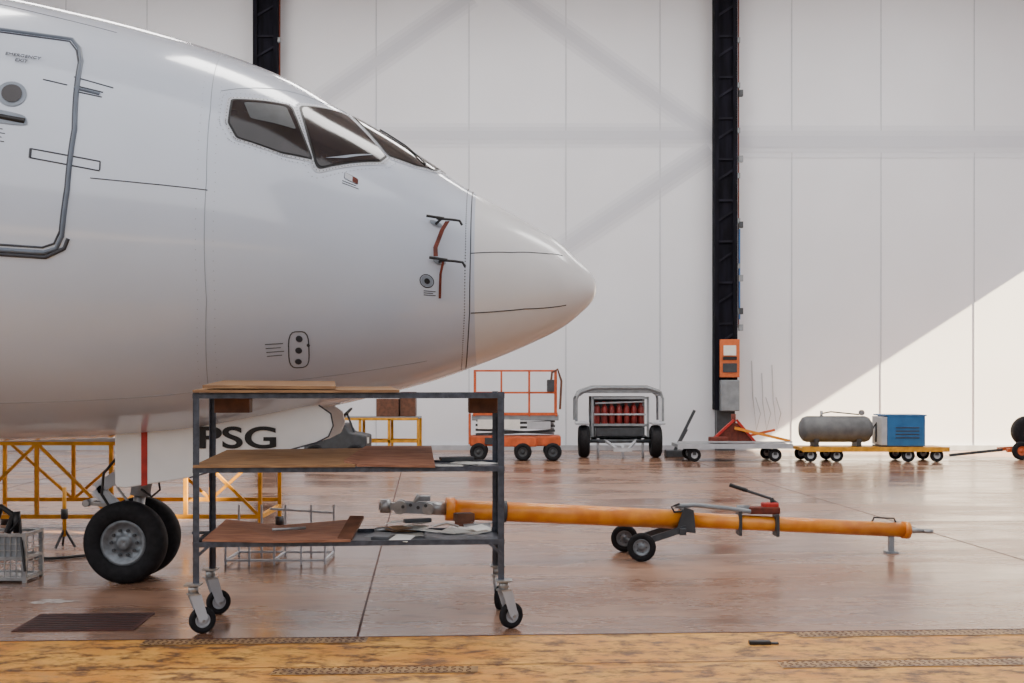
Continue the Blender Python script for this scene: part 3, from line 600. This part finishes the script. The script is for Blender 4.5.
for y in(-.25,.3):
    for z in(.04,.22): bar(AF,'rail',(-.5,y,z),(.42,y,z),.02,'lgrey')
    for x in(-.5,-.28,-.05,.2,.42): bar(AF,'post',(x,y,0),(x,y,.30 if y<0 else .5),.018,'lgrey')
for x in(-.5,-.05,.42): bar(AF,'cross',(x,-.25,.04),(x,.3,.04),.02,'lgrey')
bar(AF,'upper_rail',(-.2,.3,.46),(.42,.3,.42),.02,'lgrey');bar(AF,'diag',(-.5,.3,.22),(.42,-.25,.22),.018,'lgrey')
GR=obj('floor_drain_cover',(-3.0,8.45,0),HY)
box(GR,'plate',(0,0,.004),(.82,.6,.008),'rust')
for i in range(9): box(GR,f'slot_{i}',(0,-.25+i*.0625,.009),(.76,.012,.004),'black')
PM=obj('floor_paint_mark',(0,0,0))
for i,(x,y,w) in enumerate(((-3.55,9.3,.10),(-3.44,9.25,.08),(-3.62,9.18,.09),(-3.50,9.2,.06))):
    V=[(x+w*(.5+.8*random.random())*math.cos(t),y+w*.8*(.4+.8*random.random())*math.sin(t),.002+.0005*i) for t in [k*math.pi/9 for k in range(18)]];mesh(PM,f'mark_{i}',V,[tuple(range(18))],'mark')
TP=obj('tread_plate',(0,0,0))
def tread(x0,x1,d0,d1):
    mesh(TP,'plate',[(x0,e1(x0)-d1,.004),(x1,e1(x1)-d1,.004),(x1,e1(x1)-d0,.004),(x0,e1(x0)-d0,.004)],[(0,1,2,3)],'yellow2')
    V=[];F=[];n=int((x1-x0)/.045)
    for i in range(n):
        for jj in range(int((d1-d0)/.04)):
            x=x0+.02+i*.045;y=e1(x)-d0-.02-jj*.04;s=1 if (i+jj)%2 else -1;k=len(V)
            V+=[(x-.014,y-.012*s-.003,.006),(x+.014,y+.012*s-.003,.006),(x+.014,y+.012*s+.003,.008),(x-.014,y-.012*s+.003,.008)];F.append((k,k+1,k+2,k+3))
    mesh(TP,'studs',V,F,'rust')
tread(-2.4,-.95,.04,.20);tread(1.9,3.9,.04,.20);tread(-1.4,-.2,.88,1.04);tread(1.6,3.9,.88,1.04)
DS=obj('door_stop',(1.6,7.75,0));box(DS,'body',(0,0,.012),(.14,.05,.024),'black',bev=.005);box(DS,'tab',(.09,0,.008),(.06,.03,.012),'dgrey')

# ---------------------------------------------------------------- lights
w=bpy.data.worlds.new('World');bpy.context.scene.world=w;w.use_nodes=True
bg=w.node_tree.nodes['Background'];bg.inputs[0].default_value=(.97,.96,.98,1);bg.inputs[1].default_value=1.9
def sun(d,e,col):
    l=bpy.data.lights.new('sun','SUN');l.energy=e;l.angle=math.radians(.6);l.color=col
    o=bpy.data.objects.new('sun',l);C.objects.link(o);o.rotation_euler=Vector(d).to_track_quat('-Z','Y').to_euler()
sun((-1,.35,-.65),44,(1,.80,.52))
for i,(x,y) in enumerate(((-9,14),(0,14),(9,14),(-9,24),(0,24),(9,24))):  # area lights added under the roof to brighten the interior
    l=bpy.data.lights.new('added_fill_light','AREA');l.energy=560;l.shape='RECTANGLE';l.size=6;l.size_y=2.2;l.color=(1,.97,.94)
    o=bpy.data.objects.new('added_fill_light',l);C.objects.link(o);o.location=(x,y,12.0)
# ---------------------------------------------------------------- camera
cam=bpy.data.cameras.new('camera');cam.lens=42.19;cam.sensor_width=36;cam.shift_y=.0386
co=bpy.data.objects.new('camera',cam);C.objects.link(co);co.location=(0,0,1.7);co.rotation_euler=(math.pi/2,0,0)
bpy.context.scene.camera=co
